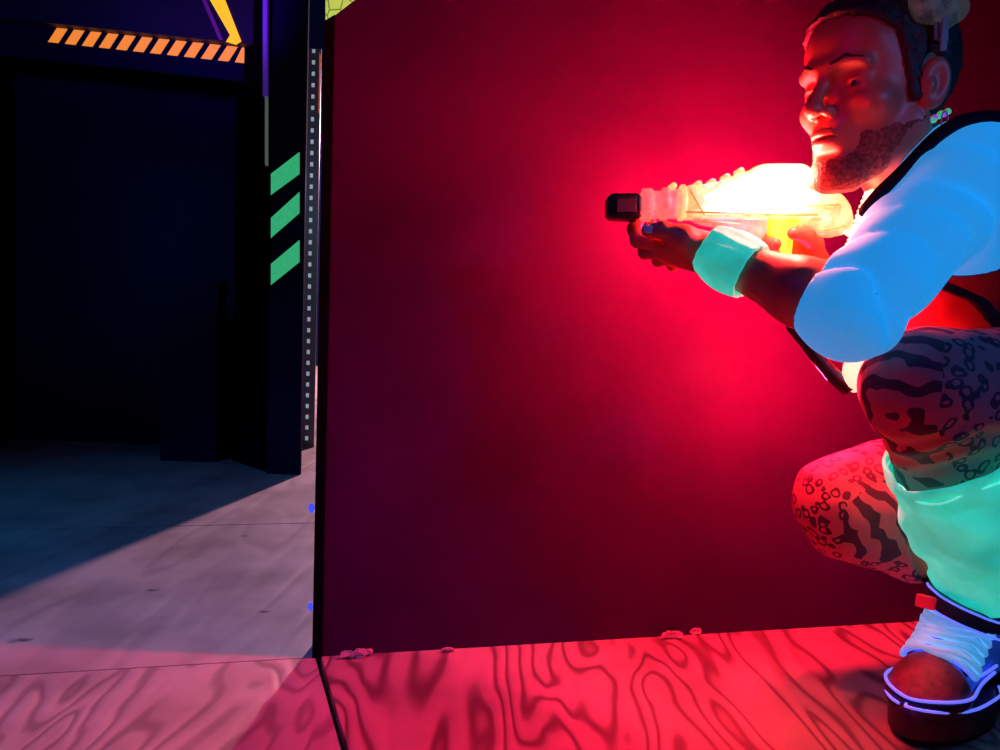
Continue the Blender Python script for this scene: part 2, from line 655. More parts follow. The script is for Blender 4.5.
v_far = (G(310, 523) - WL0).dot(wn)
slope = su0 / sv0
seam = lambda v: slope * v + .004
a_ = bmesh.new()
add_sheet(a_, [sheetP(-3.2, -1.6), sheetP(seam(-1.6) - g_, -1.6), sheetP(seam(0) - g_, -.003), sheetP(-3.2, -.003)])
b_ = bmesh.new()
add_sheet(b_, [sheetP(seam(-1.6) + g_, -1.6), sheetP(3.2, -1.6), sheetP(3.2, .05), sheetP(seam(0) + g_, .05)])
c_ = bmesh.new()
add_sheet(c_, [sheetP(-3.2, .0), sheetP(.0, .0), sheetP(.0, v_far - .003), sheetP(-3.2, v_far - .003)])
add_sheet(c_, [sheetP(-3.4, v_far + .003), sheetP(4, v_far + .003), sheetP(4, v_far + 7), sheetP(-3.4, v_far + 7)])
add_sheet(c_, [sheetP(.003, .055), sheetP(3.2, .055), sheetP(3.2, v_far - .003), sheetP(.003, v_far - .003)])
o = struct('floor', a_, 'wood_a')
o = struct('floor', b_, 'wood_b')
o = struct('floor', c_, 'wood_c')
o = struct('floor', box((-4, -1.8, -.06), (5, 9, -.02)), 'gap')

# near wall panel with cut corner
tl = wallpt(326, 22); tl = Vector((WL0.x, WL0.y, tl.z))
c1 = wallpt(355, 0)
sl = (c1.z - tl.z) / (c1 - tl).to_2d().length
topz = 2.5
du = (topz - tl.z) / sl
end = WL0 + wd * 2.2
pts = [WL0.copy(), end, end + Vector((0, 0, topz)), WL0 + wd * du + Vector((0, 0, topz)), tl]
o = struct('wall_right', prism(pts, wn * .045), 'wall')
# black strip along the free edge
e0 = WL0 - wn * .004
w_ = .013
o = struct('trim_1', prism([e0 - wd * .003, e0 + wd * w_, e0 + wd * w_ + Vector((0, 0, tl.z + sl * w_)), e0 - wd * .003 + Vector((0, 0, tl.z))], wn * .053), 'edge')

# ---- far left: dark doorway with lintel
YD = 2.86
base = A(10, 18, YD)
hb0, hb1 = A(-120, 5, YD), A(268, 46, YD)
zz = Vector((0, 0, 1))
up_ = Vector((0, 0, 1.0))
o = struct('wall_left', prism([hb0, hb1, hb1 + up_, hb0 + up_], (0, .05, 0)), 'navy2')
# fascia board under it, carrying the orange stripes
f0, f1 = A(-120, 5, YD + .05), A(268, 46, YD + .05)
g0, g1 = A(-120, 42, YD + .05), A(268, 84, YD + .05)
lint = thing('door_lintel', 'dark board over the black doorway with a row of slanted orange tape stripes', 'lintel', tuple(f1))
part('board', prism([g0, g1, f1 + zz * .02, f0 + zz * .02], (0, .03, 0)), 'navy', lint)
for i in range(12):
    xt = 60 + 17 * i
    w = 10.5
    yt = lambda x: 23.5 + (x - 60) * .108
    yb = lambda x: 42 + (x - 48) * .108
    q = [(xt, yt(xt)), (xt + w, yt(xt + w)), (xt + w - 12, yb(xt + w - 12)), (xt - 12, yb(xt - 12))]
    if i == 11:
        q = [(xt - 3, yt(xt)), (xt + 1.5, yt(xt)), (xt + 2, yt(xt) + 9), (xt - 3, yb(xt - 3)), (xt - 12, yb(xt - 12))]
    P4 = [A(x, y, YD + .049) for x, y in q]
    part('tape_stripe', prism(P4, (0, -.0015, 0)), 'orange', lint)
# chevron on the upper wall
chev = [(193, -40), (206, -40), (225, 0), (241, 41), (236, 44.5), (226, 41.5), (230, 35), (210, 0)]
sgn = thing('painted_arrow', 'bright yellow angled arrow line on the upper wall above the orange stripes', 'wall marking', tuple(A(225, 0, YD)))
part('arrow_band', prism([A(x, y, YD - .004) for x, y in chev], (0, .004, 0)), 'yellow', sgn)
chev2 = [(183, -40), (187, -40), (206, 0), (223, 40), (219, 40), (203, 2)]
MT['violet'] = mat('violet_fluorescent_paint', (.25, .05, .3), .7, emis=(.12, .01, .10), es=.2)
part('outline_band', prism([A(x, y, YD - .003) for x, y in chev2], (0, .003, 0)), 'violet', sgn)  # faint violet outline line left of the arrow
# recessed door leaf and side panels
o = struct('door_1', box((A(-60, 462, 3.25).x - 2, 3.25, 0), (A(297, 462, 3.25).x, 3.29, 2.5)), 'navy')
q = A(232, 470, 2.95)
z0 = 0
pL, pR = A(232, 470, 2.95), A(268, 474, 2.75)
o = struct('trim_2', prism([Vector((pL.x, pL.y, 0)), Vector((pR.x, pR.y, 0)), Vector((pR.x, pR.y, 2)), Vector((pL.x, pL.y, 1.52))], (0, .04, 0)), 'edge')
PB = G(300, 475)
o = struct('leak_blocker', prism([Vector((PB.x - .075, PB.y + .025, 0)), Vector((PB.x - .165, 3.25, 0)), Vector((PB.x - .185, 3.25, 0)), Vector((PB.x - .105, PB.y + .025, 0))], (0, 0, 2.3)), 'edge')  # unseen slab added behind the post to stop hall light leaking through
pL = A(8, 452, 3.1)
o = struct('trim_3', box((pL.x - 1.4, 3.05, 0), (pL.x, 3.1, 1.6)), 'edge')
pL = A(182, 452, 3.1); pR = A(234, 452, 3.1)
o = struct('trim_4', box((pL.x, 2.9, 0), (pR.x, 3.0, .66)), 'navy')
# post
PB = G(300, 475)
pL, pR = A(266, 475, PB.y).x, PB.x
post = thing('support_post', 'black square post with three slanted green tape stripes beside the doorway', 'post', (PB.x, PB.y, 0))
part('post_shaft', box((pL, PB.y, 0), (pR, PB.y + .02, 2.3), .002), 'navy', post)
for (yl0, yl1, yr0, yr1) in ((174, 195, 152, 174), (218, 238, 192, 213), (264, 285, 240, 262)):
    L0, L1 = A(271, yl0, PB.y), A(271, yl1, PB.y)
    R0, R1 = A(299.6, yr0, PB.y), A(299.6, yr1, PB.y)
    part('tape_stripe', prism([L1, R1, R0, L0], (0, -.002, 0)), 'green', post)
tr = bmesh.new()
MT['violet_edge'] = mat('violet_edge_strip', (.3, .1, .8), .5, emis=(.08, .02, .4), es=.35)
MT['pale_edge'] = mat('pale_edge_strip', (.4, .55, .5), .5, emis=(.2, .3, .25), es=.25)
a0, a1 = A(267, 96, PB.y), A(267, -90, PB.y)
part('edge_strip', prism([a0 + Vector((-.014, 0, 0)), a0 + Vector((-.001, 0, 0)), a1 + Vector((.0, 0, 0)), a1 + Vector((-.014, 0, 0))], (0, .02, 0)), 'violet_edge', post)
a2 = A(267, 165, PB.y)
part('edge_strip', prism([a2 + Vector((-.007, 0, 0)), a2 + Vector((-.001, 0, 0)), a0 + Vector((-.001, 0, 0)), a0 + Vector((-.007, 0, 0))], (0, .02, 0)), 'pale_edge', post)

# perforated steel upright behind
YS = G(308, 447).y
sx0, sx1 = A(299, 445, YS).x, A(314, 445, YS).x
st = thing('perforated_upright', 'grey slotted steel upright standing between the black post and the wall panel', 'metal upright', ((sx0 + sx1) / 2, YS, 0))
ztop = A(310, 38, YS).z
hs = .045
bm = bmesh.new()
nh = int(ztop / hs)
for i in range(nh):
    zc = i * hs
    cx_ = (sx0 + sx1) / 2
    hw = .0065
    poly_prism(bm, [Vector((sx0, YS, zc)), Vector((sx1, YS, zc)), Vector((sx1, YS, zc + hs * .62)), Vector((sx0, YS, zc + hs * .62))], (0, .004, 0))
    poly_prism(bm, [Vector((sx0, YS, zc + hs * .62)), Vector((cx_ - hw, YS, zc + hs * .62)), Vector((cx_ - hw, YS, zc + hs)), Vector((sx0, YS, zc + hs))], (0, .004, 0))
    poly_prism(bm, [Vector((cx_ + hw, YS, zc + hs * .62)), Vector((sx1, YS, zc + hs * .62)), Vector((sx1, YS, zc + hs)), Vector((cx_ + hw, YS, zc + hs))], (0, .004, 0))
part('slotted_face', bm, 'metal', st)
part('backing_strip', box((cx_ - .012, YS + .006, .02), (cx_ + .012, YS + .012, nh * hs)), 'hole', st)
for s_ in (sx0 + .004, sx1 - .007):
    bm = bmesh.new()
    for k in range(8):
        za = A(310, 60 + k * 7.5, YS).z
        if True:
            poly_prism(bm, [Vector((s_, YS - .001, za)), Vector((s_ + .004, YS - .001, za)), Vector((s_ + .004 + random.uniform(0, .004), YS - .001, za + .02)), Vector((s_, YS - .001, za + .0315))], (0, .001, 0))
    part('orange_residue', bm, 'rust', st)

# back wall far behind and poster above the cut corner
o = struct('wall_back', box((-4, 8.4, 0), (4, 8.5, 2.6)), 'navy')
sp_ = thing('crackled_poster', 'yellow green crackle patterned panel glimpsed above the cut corner of the wall', 'wall panel', tuple(A(340, 0, 1.75)))
part('panel', prism([A(325.5, 60, 1.75), A(430, 60, 1.75), A(430, -90, 1.75), A(325.5, -90, 1.75)], (0, .02, 0)), 'poster', sp_)
bpst = A(415, 60, 1.75)
part('mounting_leg', box((bpst.x, 1.772, 0), (bpst.x + .04, 1.80, bpst.z + .2)), 'edge', sp_)

# splinters and flecks at the wall's foot
specs = [(352, 656, .016, 'chip', 'pale splinter pile lying at the wall foot nearest the panel corner'),
         (364, 653, .014, 'chip', 'upright pale splinter just right of the corner splinter pile'),
         (446, 650, .010, 'chip', 'low pale splinter midway between corner pile and the middle chip'),
         (500, 642, .016, 'chip', 'curled pink chip standing at wall foot below the middle of the panel'),
         (672, 637, .018, 'chip', 'larger torn chip at wall foot, left one of the right pair'),
         (696, 632, .014, 'chip', 'purplish torn chip at wall foot, right one of the right pair')]
for px, py, s, mt_, lb in specs:
    p = G(px, py)
    p = p - wn * .006
    bm = bmesh.new()
    rn = random.Random(px)
    for j in range(3):
        c0 = p + wd * (rn.uniform(-.8, .8) * s)
        ring = [c0 + wd * (math.cos(t) * s * rn.uniform(.5, 1)) + Vector((0, 0, s * .5 + math.sin(t) * s * rn.uniform(.3, .5))) - wn * rn.uniform(0, .006) for t in [k * 2 * math.pi / 7 for k in range(7)]]
        poly_prism(bm, ring, -wn * .003)
    o = part('paint_chip', bm, 'chip', None)
    tag(o, lb, 'wood chip', 'splinters along the foot of the wall')
for px, py, s, lb in ((311, 508, .012, 'small bright blue fleck on the panel edge at the far floor seam'), (310, 607, .01, 'small bright blue fleck low on the panel edge near the corner'),):
    p = A(px, py, WL0.y + .03)
    bm = bmesh.new()
    rn = random.Random(px)
    poly_prism(bm, [p + Vector((s * rn.uniform(.3, .5) * math.cos(t), 0, s * rn.uniform(.5, 1) * math.sin(t))) for t in [k * math.pi / 3 for k in range(6)]], (0, .004, 0))
    o = part('blue_fleck', bm, 'blue_chip', None)
    tag(o, lb, 'paint fleck', 'blue flecks on the panel edge')

# ================================================================== PERSON
person_loc = A(985, 500, 1.1); person_loc.z = 0
person = thing('person', 'crouching bearded person in blue top and turquoise leg warmers aiming a lit clear toy gun', 'person', tuple(person_loc))

# --- head frame
HC = A(877, 96, 1.06)
yaw = R(64)
hf = Vector((-math.sin(yaw), -math.cos(yaw), -.06)).normalized()
hl = Vector((0, 0, 1)).cross(hf).normalized()     # person's left
hu = hf.cross(hl)
HR = np.array([list(hf), list(hl), list(hu)]).T   # columns: forward, left, up


def H(x, y, z):
    return HC + hf * x + hl * y + hu * z


def rotm(base, ax, ang):
    return np.array(base) @ np.array(Matrix.Rotation(ang, 3, ax))


head = Sdf()
head.ell(H(-.012, 0, .045), (.094, .074, .088), .02, HR)
head.ell(H(.030, 0, -.015), (.060, .060, .092), .03, HR)
head.ell(H(.060, 0, .055), (.032, .050, .038), .03, HR)             # forehead
for s in (-1, 1):
    head.cone(H(.004, s * .052, -.045), H(.066, s * .016, -.098), .021, .019, .025)   # jaw
    head.ell(H(.060, s * .044, -.022), (.020, .018, .016), .022, HR)                # cheekbone
    head.cone(H(.080, s * .044, .022), H(.092, s * .010, .024), .008, .009, .014)     # brow
head.ell(H(.074, 0, -.104), (.020, .022, .018), .02, HR)              # chin
head.ell(H(.078, 0, -.058), (.019, .026, .026), .02, HR)              # mouth mound
for s in (-1, 1):
    head.ell(H(.094, s * .032, .006), (.018, .019, .013), .014, HR, sub=True)     # eye sockets
    head.ell(H(.0715, s * .032, .003), (.0135, .0155, .0120), .008, HR)           # lids
head.cone(H(.090, 0, .018), H(.114, 0, -.024), .0065, .0095, .011)      # nose bridge to tip
head.ell(H(.112, 0, -.027), (.0105, .0105, .0088), .007, HR)
for s in (-1, 1):
    head.ell(H(.099, s * .0125, -.030), (.0105, .0065, .0075), .005, HR)
    head.ell(H(.106, s * .0062, -.0375), (.005, .0032, .0035), .002, HR, sub=True)
head.cone(H(.0935, -.014, -.0555), H(.0935, .014, -.0555), .0052, .0052, .005)
head.ell(H(.0945, 0, -.0545), (.008, .013, .005), .004, HR)
head.ell(H(.092, 0, -.0655), (.0085, .018, .0062), .005, HR)
head.ell(H(.100, 0, -.0603), (.011, .026, .0013), .002, HR, sub=True)
head.ell(H(.094, 0, -.079), (.008, .022, .005), .008, HR, sub=True)
for s in (-1, 1):
    Re = rotm(HR, 'Z', R(-22 * s)) @ np.array(Matrix.Rotation(R(-12), 3, 'Y'))
    head.ell(H(-.004, s * .079, -.002), (.019, .0075, .032), .006, Re)
    head.ell(H(.000, s * .088, .000), (.012, .0075, .022), .004, Re, sub=True)
    head.ell(H(.004, s * .078, -.006), (.006, .006, .010), .004, Re)

EYX = {}
for s in (-1, 1):
    xs = np.linspace(.12, .06, 240)
    dd = head.ev(np.array([V(H(x, s * .032, .001)) for x in xs]))
    EYX[s] = float(xs[np.argmax(dd < 0)])
    head.cone(H(EYX[s] - .0025, s * .0405, .001), H(EYX[s] + .0005, s * .025, .000), .0036, .0044, .001, True)
# --- joints (x px, y px, distance)
NB = A(932, 190, 1.14)
SLj, SRj = A(966, 178, 1.00), A(930, 192, 1.31)
EL, WLj = A(850, 312, .955), A(722, 259, 1.07)
ER, WRj = A(905, 335, 1.30), A(826, 287, 1.20)
HPL, KL, AL = A(1112, 388, 1.04), A(925, 388, .975), A(992, 618, 1.215)
HPR, KR, AR = A(1095, 440, 1.28), A(838, 500, 1.21), A(1015, 556, 1.27)
KRc = A(845, 522, 1.21)

torso = Sdf()
torso.cone(A(955, 225, 1.08), A(945, 232, 1.24), .088, .085, .04)
torso.cone(A(962, 240, 1.15), A(1010, 350, 1.15), .105, .115, .05)
torso.cone(A(1010, 350, 1.15), A(1090, 430, 1.15), .115, .13, .06)
torso.cone(SLj, SRj, .052, .052, .04)
armL = Sdf().cone(SLj, EL, .058, .047, .03)
armR = Sdf().cone(SRj, ER, .058, .045, .03)
foreL = Sdf().cone(EL, EL.lerp(WLj, .35), .043, .040, .02).cone(EL.lerp(WLj, .35), WLj, .040, .026, .02)
foreR = Sdf().cone(ER, WRj, .043, .027, .02)
legL = Sdf().cone(HPL, KL, .078, .060, .03).cone(KL, KL.lerp(AL, .35), .058, .051, .03).cone(KL.lerp(AL, .35), AL, .051, .036, .03)
legR = Sdf().cone(HPR, KR, .094, .060, .03).cone(KRc, KRc.lerp(AR, .4), .052, .056, .012).cone(KRc.lerp(AR, .4), AR, .056, .036, .03)
hips = Sdf().cone(HPL, HPR, .105, .105, .05)
neck = Sdf().cone(H(-.025, 0, -.05), NB, .050, .060, .03).cone(H(.0, 0, -.06), A(905, 190, 1.12), .035, .040, .03)

# --- hands (pixel x, pixel y, distance)
handL = Sdf()
def chain(s, pts, rs, k):
    for i in range(len(pts) - 1):
        s.cone(A(*pts[i]), A(*pts[i + 1]), rs[i], rs[i + 1], k)
chain(handL, [(722, 259, 1.07), (704, 252, 1.085)], [.026, .024], .02)
palm = (702, 254, 1.09)
kn = [(657, 243, 1.108), (662, 251, 1.12), (670, 257, 1.13), (680, 260, 1.135)]
for i, kk in enumerate(kn):
    handL.cone(A(*palm), A(*kk), .020, [.0125, .0125, .012, .011][i], .012)
handL.ell(A(688, 245, 1.09), (.026, .016, .017), .015)
fing = [[(657, 243, 1.108), (638, 240, 1.125), (634, 229, 1.148), (642, 214, 1.158)],
        [(662, 251, 1.12), (646, 252, 1.14), (643, 239, 1.162), (650, 222, 1.17)],
        [(670, 257, 1.13), (659, 260, 1.15), (657, 246, 1.170), (663, 228, 1.176)],
        [(680, 260, 1.135), (673, 265, 1.155), (672, 252, 1.172), (677, 236, 1.178)]]
for i, f in enumerate(fing):
    r0 = [.0108, .0108, .0100, .0090][i]
    chain(handL, f, [r0 + .0005, r0, r0 - .001, r0 - .0022], .004)
handL.cone(A(704, 250, 1.078), A(684, 238, 1.072), .020, .0165, .014)
handL.cone(A(684, 238, 1.072), A(663, 230, 1.076), .0150, .0120, .010)
handL.cone(A(663, 230, 1.076), A(648, 230, 1.081), .0118, .0092, .004)

handR = Sdf()
chain(handR, [(826, 287, 1.20), (812, 268, 1.175)], [.027, .024], .02)
for i, yy in enumerate((231, 243, 254, 264)):
    handR.cone(A(812, 268, 1.175), A(799, yy, 1.160), .020, .0118, .012)
    if i:
        r0 = [.0105, .0105, .010, .009][i]
        chain(handR, [(799, yy, 1.160), (775, yy - 1, 1.158), (764, yy, 1.128), (775, yy + 1, 1.098)], [r0 + .001, r0, r0 - .0005, r0 - .002], .004)
chain(handR, [(799, 229, 1.160), (774, 226, 1.160), (758, 227, 1.148), (756, 229, 1.128)], [.0115, .0102, .0092, .008], .004)
chain(handR, [(814, 262, 1.170), (812, 244, 1.145), (806, 235, 1.112), (794, 233, 1.096)], [.020, .0145, .0115, .009], .008)

body = Sdf()
for q in (torso, hips, legL, legR, armL, armR, foreL, foreR, neck, head, handL, handR):
    body.p += q.p
# feet inside the shoes
footL_toe = G(930, 722); footL_toe.z = .045
body.cone(AL, AL + Vector((.01, 0, -.10)), .036, .036, .02)
body.cone(AL + Vector((.0, 0, -.10)), footL_toe, .036, .026, .02)
FRt = G(985, 672); FRt.z = .035
body.cone(AR, AR + Vector((.03, .0, -.05)), .036, .036, .02)
body.cone(AR + Vector((.03, .0, -.05)), FRt + Vector((.0, 0, 0.0)), .034, .024, .02)


def stub(P, d):
    return d


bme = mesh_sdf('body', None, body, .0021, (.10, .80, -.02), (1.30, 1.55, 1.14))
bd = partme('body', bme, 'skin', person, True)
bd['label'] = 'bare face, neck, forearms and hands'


def plane(P, p0, n):
    n = V(Vector(n).normalized())
    return (P - V(p0)) @ n


def loc(P):                                 # head-local coordinates
    l = (P - V(HC)) @ HR
    return l[:, 0], l[:, 1], l[:, 2]


def nz(P, f, s=0):
    return (np.sin(P[:, 0] * f + 1.3 + s + 2 * np.sin(P[:, 1] * f * .61 + s)) * np.sin(P[:, 1] * f * .93 + .7 * s + 1.7 * np.sin(P[:, 2] * f * .57)) * np.sin(P[:, 2] * f * 1.07 + 2.1 + s))


def hair_post(P, d):
    x, y, z = loc(P)
    d = d - .007 - .0025 * nz(P, 260) - .0035 * np.clip((z - .06) / .06, 0, 1)
    line = .035 + .56 * x + .003 * nz(P, 240, 3) + 6 * np.clip(np.abs(y) - .045, 0, 1) * 0
    back = np.maximum(x + .035, -.07 - z)
    side = np.maximum(np.abs(x - .016) - .007 - .30 * np.clip(z + .02, 0, 1), -.022 - z) + .002 * nz(P, 300, 2)
    reg = np.minimum(np.minimum(line - z, back), side)
    ear = .024 - np.sqrt((x + .004) ** 2 + (np.abs(y) - .084) ** 2 * 1.2 + (z * .6) ** 2)
    return np.maximum(np.maximum(d, reg), ear)


hd = Sdf(); hd.p = [q for q in head.p if not (q[0] == 'e' and abs(q[2][0] - .019) < 1e-6)]
me = mesh_sdf('hair', None, hd, .0025, HC - Vector((.17, .17, .17)), HC + Vector((.17, .17, .2)), hair_post)
partme('hair', me, 'hair', person, True)


def beard_post(P, d):
    x, y, z = loc(P)
    d = d - .0012 - .0004 * nz(P, 520) - .003 * np.clip((-.085 - z) / .03, 0, 1)
    top = z - (-.040 - .26 * x + .004 * nz(P, 330, 1))                            # cheek line
    mouth = .0215 - np.sqrt(((y) * .85) ** 2 + ((z + .061) * 1.75) ** 2 + (np.clip(.07 - x, 0, 1)) ** 2)
    chinpatch = np.maximum(top, mouth)
    mous = np.maximum(np.maximum(np.abs(z + .0465) - .0045, np.abs(y) - .028), .06 - x)
    reg = np.minimum(chinpatch, mous)
    reg = np.maximum(reg, -.001 - x + .0)
    reg = np.maximum(reg, -.125 - z)
    return np.maximum(d, reg)


me = mesh_sdf('beard', None, hd, .0018, HC - Vector((.15, .15, .15)), HC + Vector((.12, .12, .02)), beard_post)
partme('beard', me, 'beard', person, True)
# eyebrows and eyes
for s in (1, -1):
    bs = Sdf()
    p0, p1, p2 = [snap(head, H(.095, s * .012, .026)), snap(head, H(.093, s * .030, .032)), snap(head, H(.082, s * .047, .026))]
    bs.cone(p0, p1, .0020, .0024, .004).cone(p1, p2, .0024, .0010, .004)
    me = mesh_sdf('eyebrow', None, bs, .0012, HC - Vector((.15, .15, .1)), HC + Vector((.12, .12, .1)))
    partme('eyebrow', me, 'hair', person, True)
    bm = bmesh.new()
    bmesh.ops.create_uvsphere(bm, u_segments=24, v_segments=16, radius=.0112, matrix=Matrix.Translation(H(EYX[s] - .0142, s * .032, .001)))
    ey = part('eye', bm, 'eye', person, True)
    bm = bmesh.new()
    bmesh.ops.create_uvsphere(bm, u_segments=16, v_segments=12, radius=.0060, matrix=Matrix.Translation(H(EYX[s] - .0082, s * .032, .001)))
    part('iris', bm, 'black', ey, True)
bm = bmesh.new()
nl = Matrix.Translation(A(648, 229, 1.0715)) @ Matrix.Diagonal((.0085, .0025, .0062, 1))
bmesh.ops.create_uvsphere(bm, u_segments=16, v_segments=10, radius=1, matrix=nl)
part('thumb_nail', bm, 'nail', person, True)

# --- clothes
cutL = EL.lerp(WLj, .235)
dirL = WLj - EL
cutR = ER.lerp(WRj, .35)
dirR = WRj - ER
axL = V((EL - SLj).normalized())


def fold_arm(P):
    t = (P - V(SLj)) @ axL / (EL - SLj).length
    amp = .0050 * np.exp(-((t - .12) / .22) ** 2) + .0065 * np.exp(-((t - .92) / .18) ** 2) + .0030
    rel = P - V(SLj)
    b = rel @ V(Vector((.5, .1, .8)).normalized())
    a = np.abs(np.sin(t * 17 + b * 22 + 1.5 * np.sin(P[:, 1] * 22 + 1) + 1.1 * np.sin(P[:, 2] * 31)))
    return amp * (1.1 - 1.5 * np.sqrt(a + .01)) + amp * .3 * np.sin(t * 23 + P[:, 0] * 40)


shirt = Sdf()
for q in (torso, armL, armR):
    shirt.p += q.grow(.009).p
shirt.p += Sdf().cone(EL, EL.lerp(WLj, .35), .052, .043, .02).p
shirt.p += Sdf().cone(ER, ER.lerp(WRj, .5), .050, .040, .02).p
vneck = Sdf().cone(NB + Vector((.0, 0, .04)), A(885, 215, 1.13), .056, .03, .0)


def shirt_post(P, d):
    d = d + fold_arm(P)
    fl_ = plane(P, cutL, dirL)
    onarm = plane(P, EL, -dirL)
    # forearm ends
    dl = np.maximum(np.sqrt(((P - V(cutL)) ** 2).sum(1)) - .11, -fl_)
    d = np.maximum(d, -dl)
    fr_ = plane(P, cutR, dirR)
    dr = np.maximum(np.sqrt(((P - V(cutR)) ** 2).sum(1)) - .08, -fr_)
    d = np.maximum(d, -dr)
    d = np.maximum(d, -vneck.ev(P))
    return np.maximum(d, .40 - P[:, 2])


me = mesh_sdf('shirt', None, shirt, .0032, (.30, .80, .2), (1.30, 1.55, 1.05), shirt_post)
partme('shirt', me, 'shirt', person, True)

# black vest: shoulders and chest, cut out round the arms
vest = torso.grow(.016)
hole = Sdf().cone(SLj + Vector((-.03, -.09, .03)), EL + Vector((.03, -.02, 0)), .072, .085, 0)
holeb = Sdf().cone(SRj, ER, .078, .075, 0)


def vest_post(P, d):
    sh = plane(P, A(968, 178, 1.00), Vector((-.30, -.93, .0)))
    armhole = np.maximum(-plane(P, A(960, 170, 1.035), Vector((-.10, -1, -.10))), -.0 - 0 * d) * -1
    d = np.maximum(d, -np.maximum(plane(P, A(960, 170, 1.045), Vector((.12, 1, .05))), np.sqrt(((P - V(SLj)) ** 2).sum(1)) - .12))
    d = np.maximum(d, -holeb.ev(P))
    d = np.maximum(d, -(vneck.ev(P) - .012))
    low = .36 - P[:, 2]
    return np.maximum(d, low)


me = mesh_sdf('vest', None, vest, .0035, (.40, .85, .3), (1.30, 1.55, 1.05), vest_post)
partme('vest', me, 'vest', person, True)
# black binding of the armhole over the sleeve
arc = [(868, 214), (876, 190), (892, 162), (915, 135), (940, 121), (968, 117), (1003, 120), (1035, 140)]
up_arm = Sdf(); up_arm.p = shirt.p
bind = [snap(up_arm, A(x, y, yy), .004) for (x, y), yy in zip(arc, (1.0, .99, .975, .965, .96, .96, .96, .98))]
bs = Sdf()
sb = spline(bind, 4)
for i in range(len(sb) - 1):
    bs.cone(sb[i], sb[i + 1], .0068, .0068, .004)
me = mesh_sdf('armhole_binding', None, bs, .002, (.3, .8, .4), (1.2, 1.4, 1.1))
partme('armhole_binding', me, 'blackcloth', person, True)

# leggings
pants = Sdf()
for q in (hips.grow(.012), legL.grow(.009), legR.grow(.008)):
    pants.p += q.p
pants.cone(A(1010, 350, 1.15), A(1090, 430, 1.15), .118, .138, .05)
cutKL = KL.lerp(AL, .30)
cutKR = KRc.lerp(AR, .82)


shinL = Sdf().cone(KL, AL + (AL - KL) * .4, .06, .04)
thighL = Sdf().cone(HPL, KL, .078, .060)
calfR = Sdf().cone(KRc, AR + (AR - KRc) * .4, .052, .040)
thighR = Sdf().cone(HPR, KR, .094, .060)


def pants_post(P, d):
    d = d + .0022 * nz(P, 62, 1) + .0016 * np.sin(P[:, 2] * 170 + 5 * np.sin(P[:, 0] * 30)) * np.exp(-((P[:, 2] - .42) / .05) ** 2)
    a = np.maximum(np.maximum(-plane(P, cutKL, AL - KL), shinL.ev(P) - .03), shinL.ev(P) - thighL.ev(P))
    d = np.maximum(d, -a)
    b = np.maximum(np.maximum(-plane(P, cutKR, AR - KRc), calfR.ev(P) - .03), calfR.ev(P) - thighR.ev(P))
    d = np.maximum(d, -b)
    return np.maximum(d, P[:, 2] - .47 - np.clip(1.02 - P[:, 0], 0, .2))


me = mesh_sdf('leggings', None, pants, .0032, (.35, .80, .05), (1.35, 1.55, .75), pants_post)
partme('leggings', me, 'print', person, True)


def sleeve(name, rings, mt, parent, thick=.005, seg=72, wr=None, nsub=6):
    """rings: (centre, axis-normal, radius_a, radius_b); open tube with thickness"""
    bm = bmesh.new()
    R_ = []
    C_ = spline([r[0] for r in rings], nsub)
    N_ = len(C_)
    for i, c in enumerate(C_):
        u = i / (N_ - 1) * (len(rings) - 1)
        j = min(int(u), len(rings) - 2); f = u - j
        ax = (Vector(rings[j][1]).lerp(Vector(rings[j + 1][1]), f)).normalized()
        rad = rings[j][2] * (1 - f) + rings[j + 1][2] * f
        R_.append((c, ax, rad))
    vo, vi = [], []
    for i, (c, ax, rad) in enumerate(R_):
        e1 = ax.cross(Vector((0, 1, 0))).normalized()
        e2 = ax.cross(e1)
        ro, ri = [], []
        for k in range(seg):
            t = 2 * math.pi * k / seg
            dr = wr(i / (N_ - 1), t) if wr else 0
            dvec = math.cos(t) * e1 + math.sin(t) * e2
            ro.append(bm.verts.new(c + dvec * (rad + dr)))
            ri.append(bm.verts.new(c + dvec * (rad + dr - thick)))
        vo.append(ro); vi.append(ri)
    for i in range(N_ - 1):
        for k in range(seg):
            k2 = (k + 1) % seg
            bm.faces.new((vo[i][k], vo[i][k2], vo[i + 1][k2], vo[i + 1][k]))
            bm.faces.new((vi[i][k], vi[i + 1][k], vi[i + 1][k2], vi[i][k2]))
    for k in range(seg):
        k2 = (k + 1) % seg
        bm.faces.new((vo[0][k], vi[0][k], vi[0][k2], vo[0][k2]))
        bm.faces.new((vo[-1][k], vo[-1][k2], vi[-1][k2], vi[-1][k]))
    bmesh.ops.recalc_face_normals(bm, faces=bm.faces)
    return part(name, bm, mt, parent, True)


# near leg warmer
dL = (AL - KL).normalized()
tilt = (dL + Vector((.04, -.25, 0))).normalized()


def wr_leg(u, t):
    w = .0032 * math.sin(u * 17 + 2.2 * math.sin(t * 2 + 1)) + .0022 * math.sin(t * 5 + u * 9) + .0022 * math.sin(u * 41 + 3 * math.sin(t * 3))
    hem = .0035 if u < .115 else 0.0
    if abs(u - .13) < .012:
        hem -= .002
    foot = .004 * math.sin((u - .75) / .25 * math.pi * 2) if u > .75 else 0
    return w + hem + foot


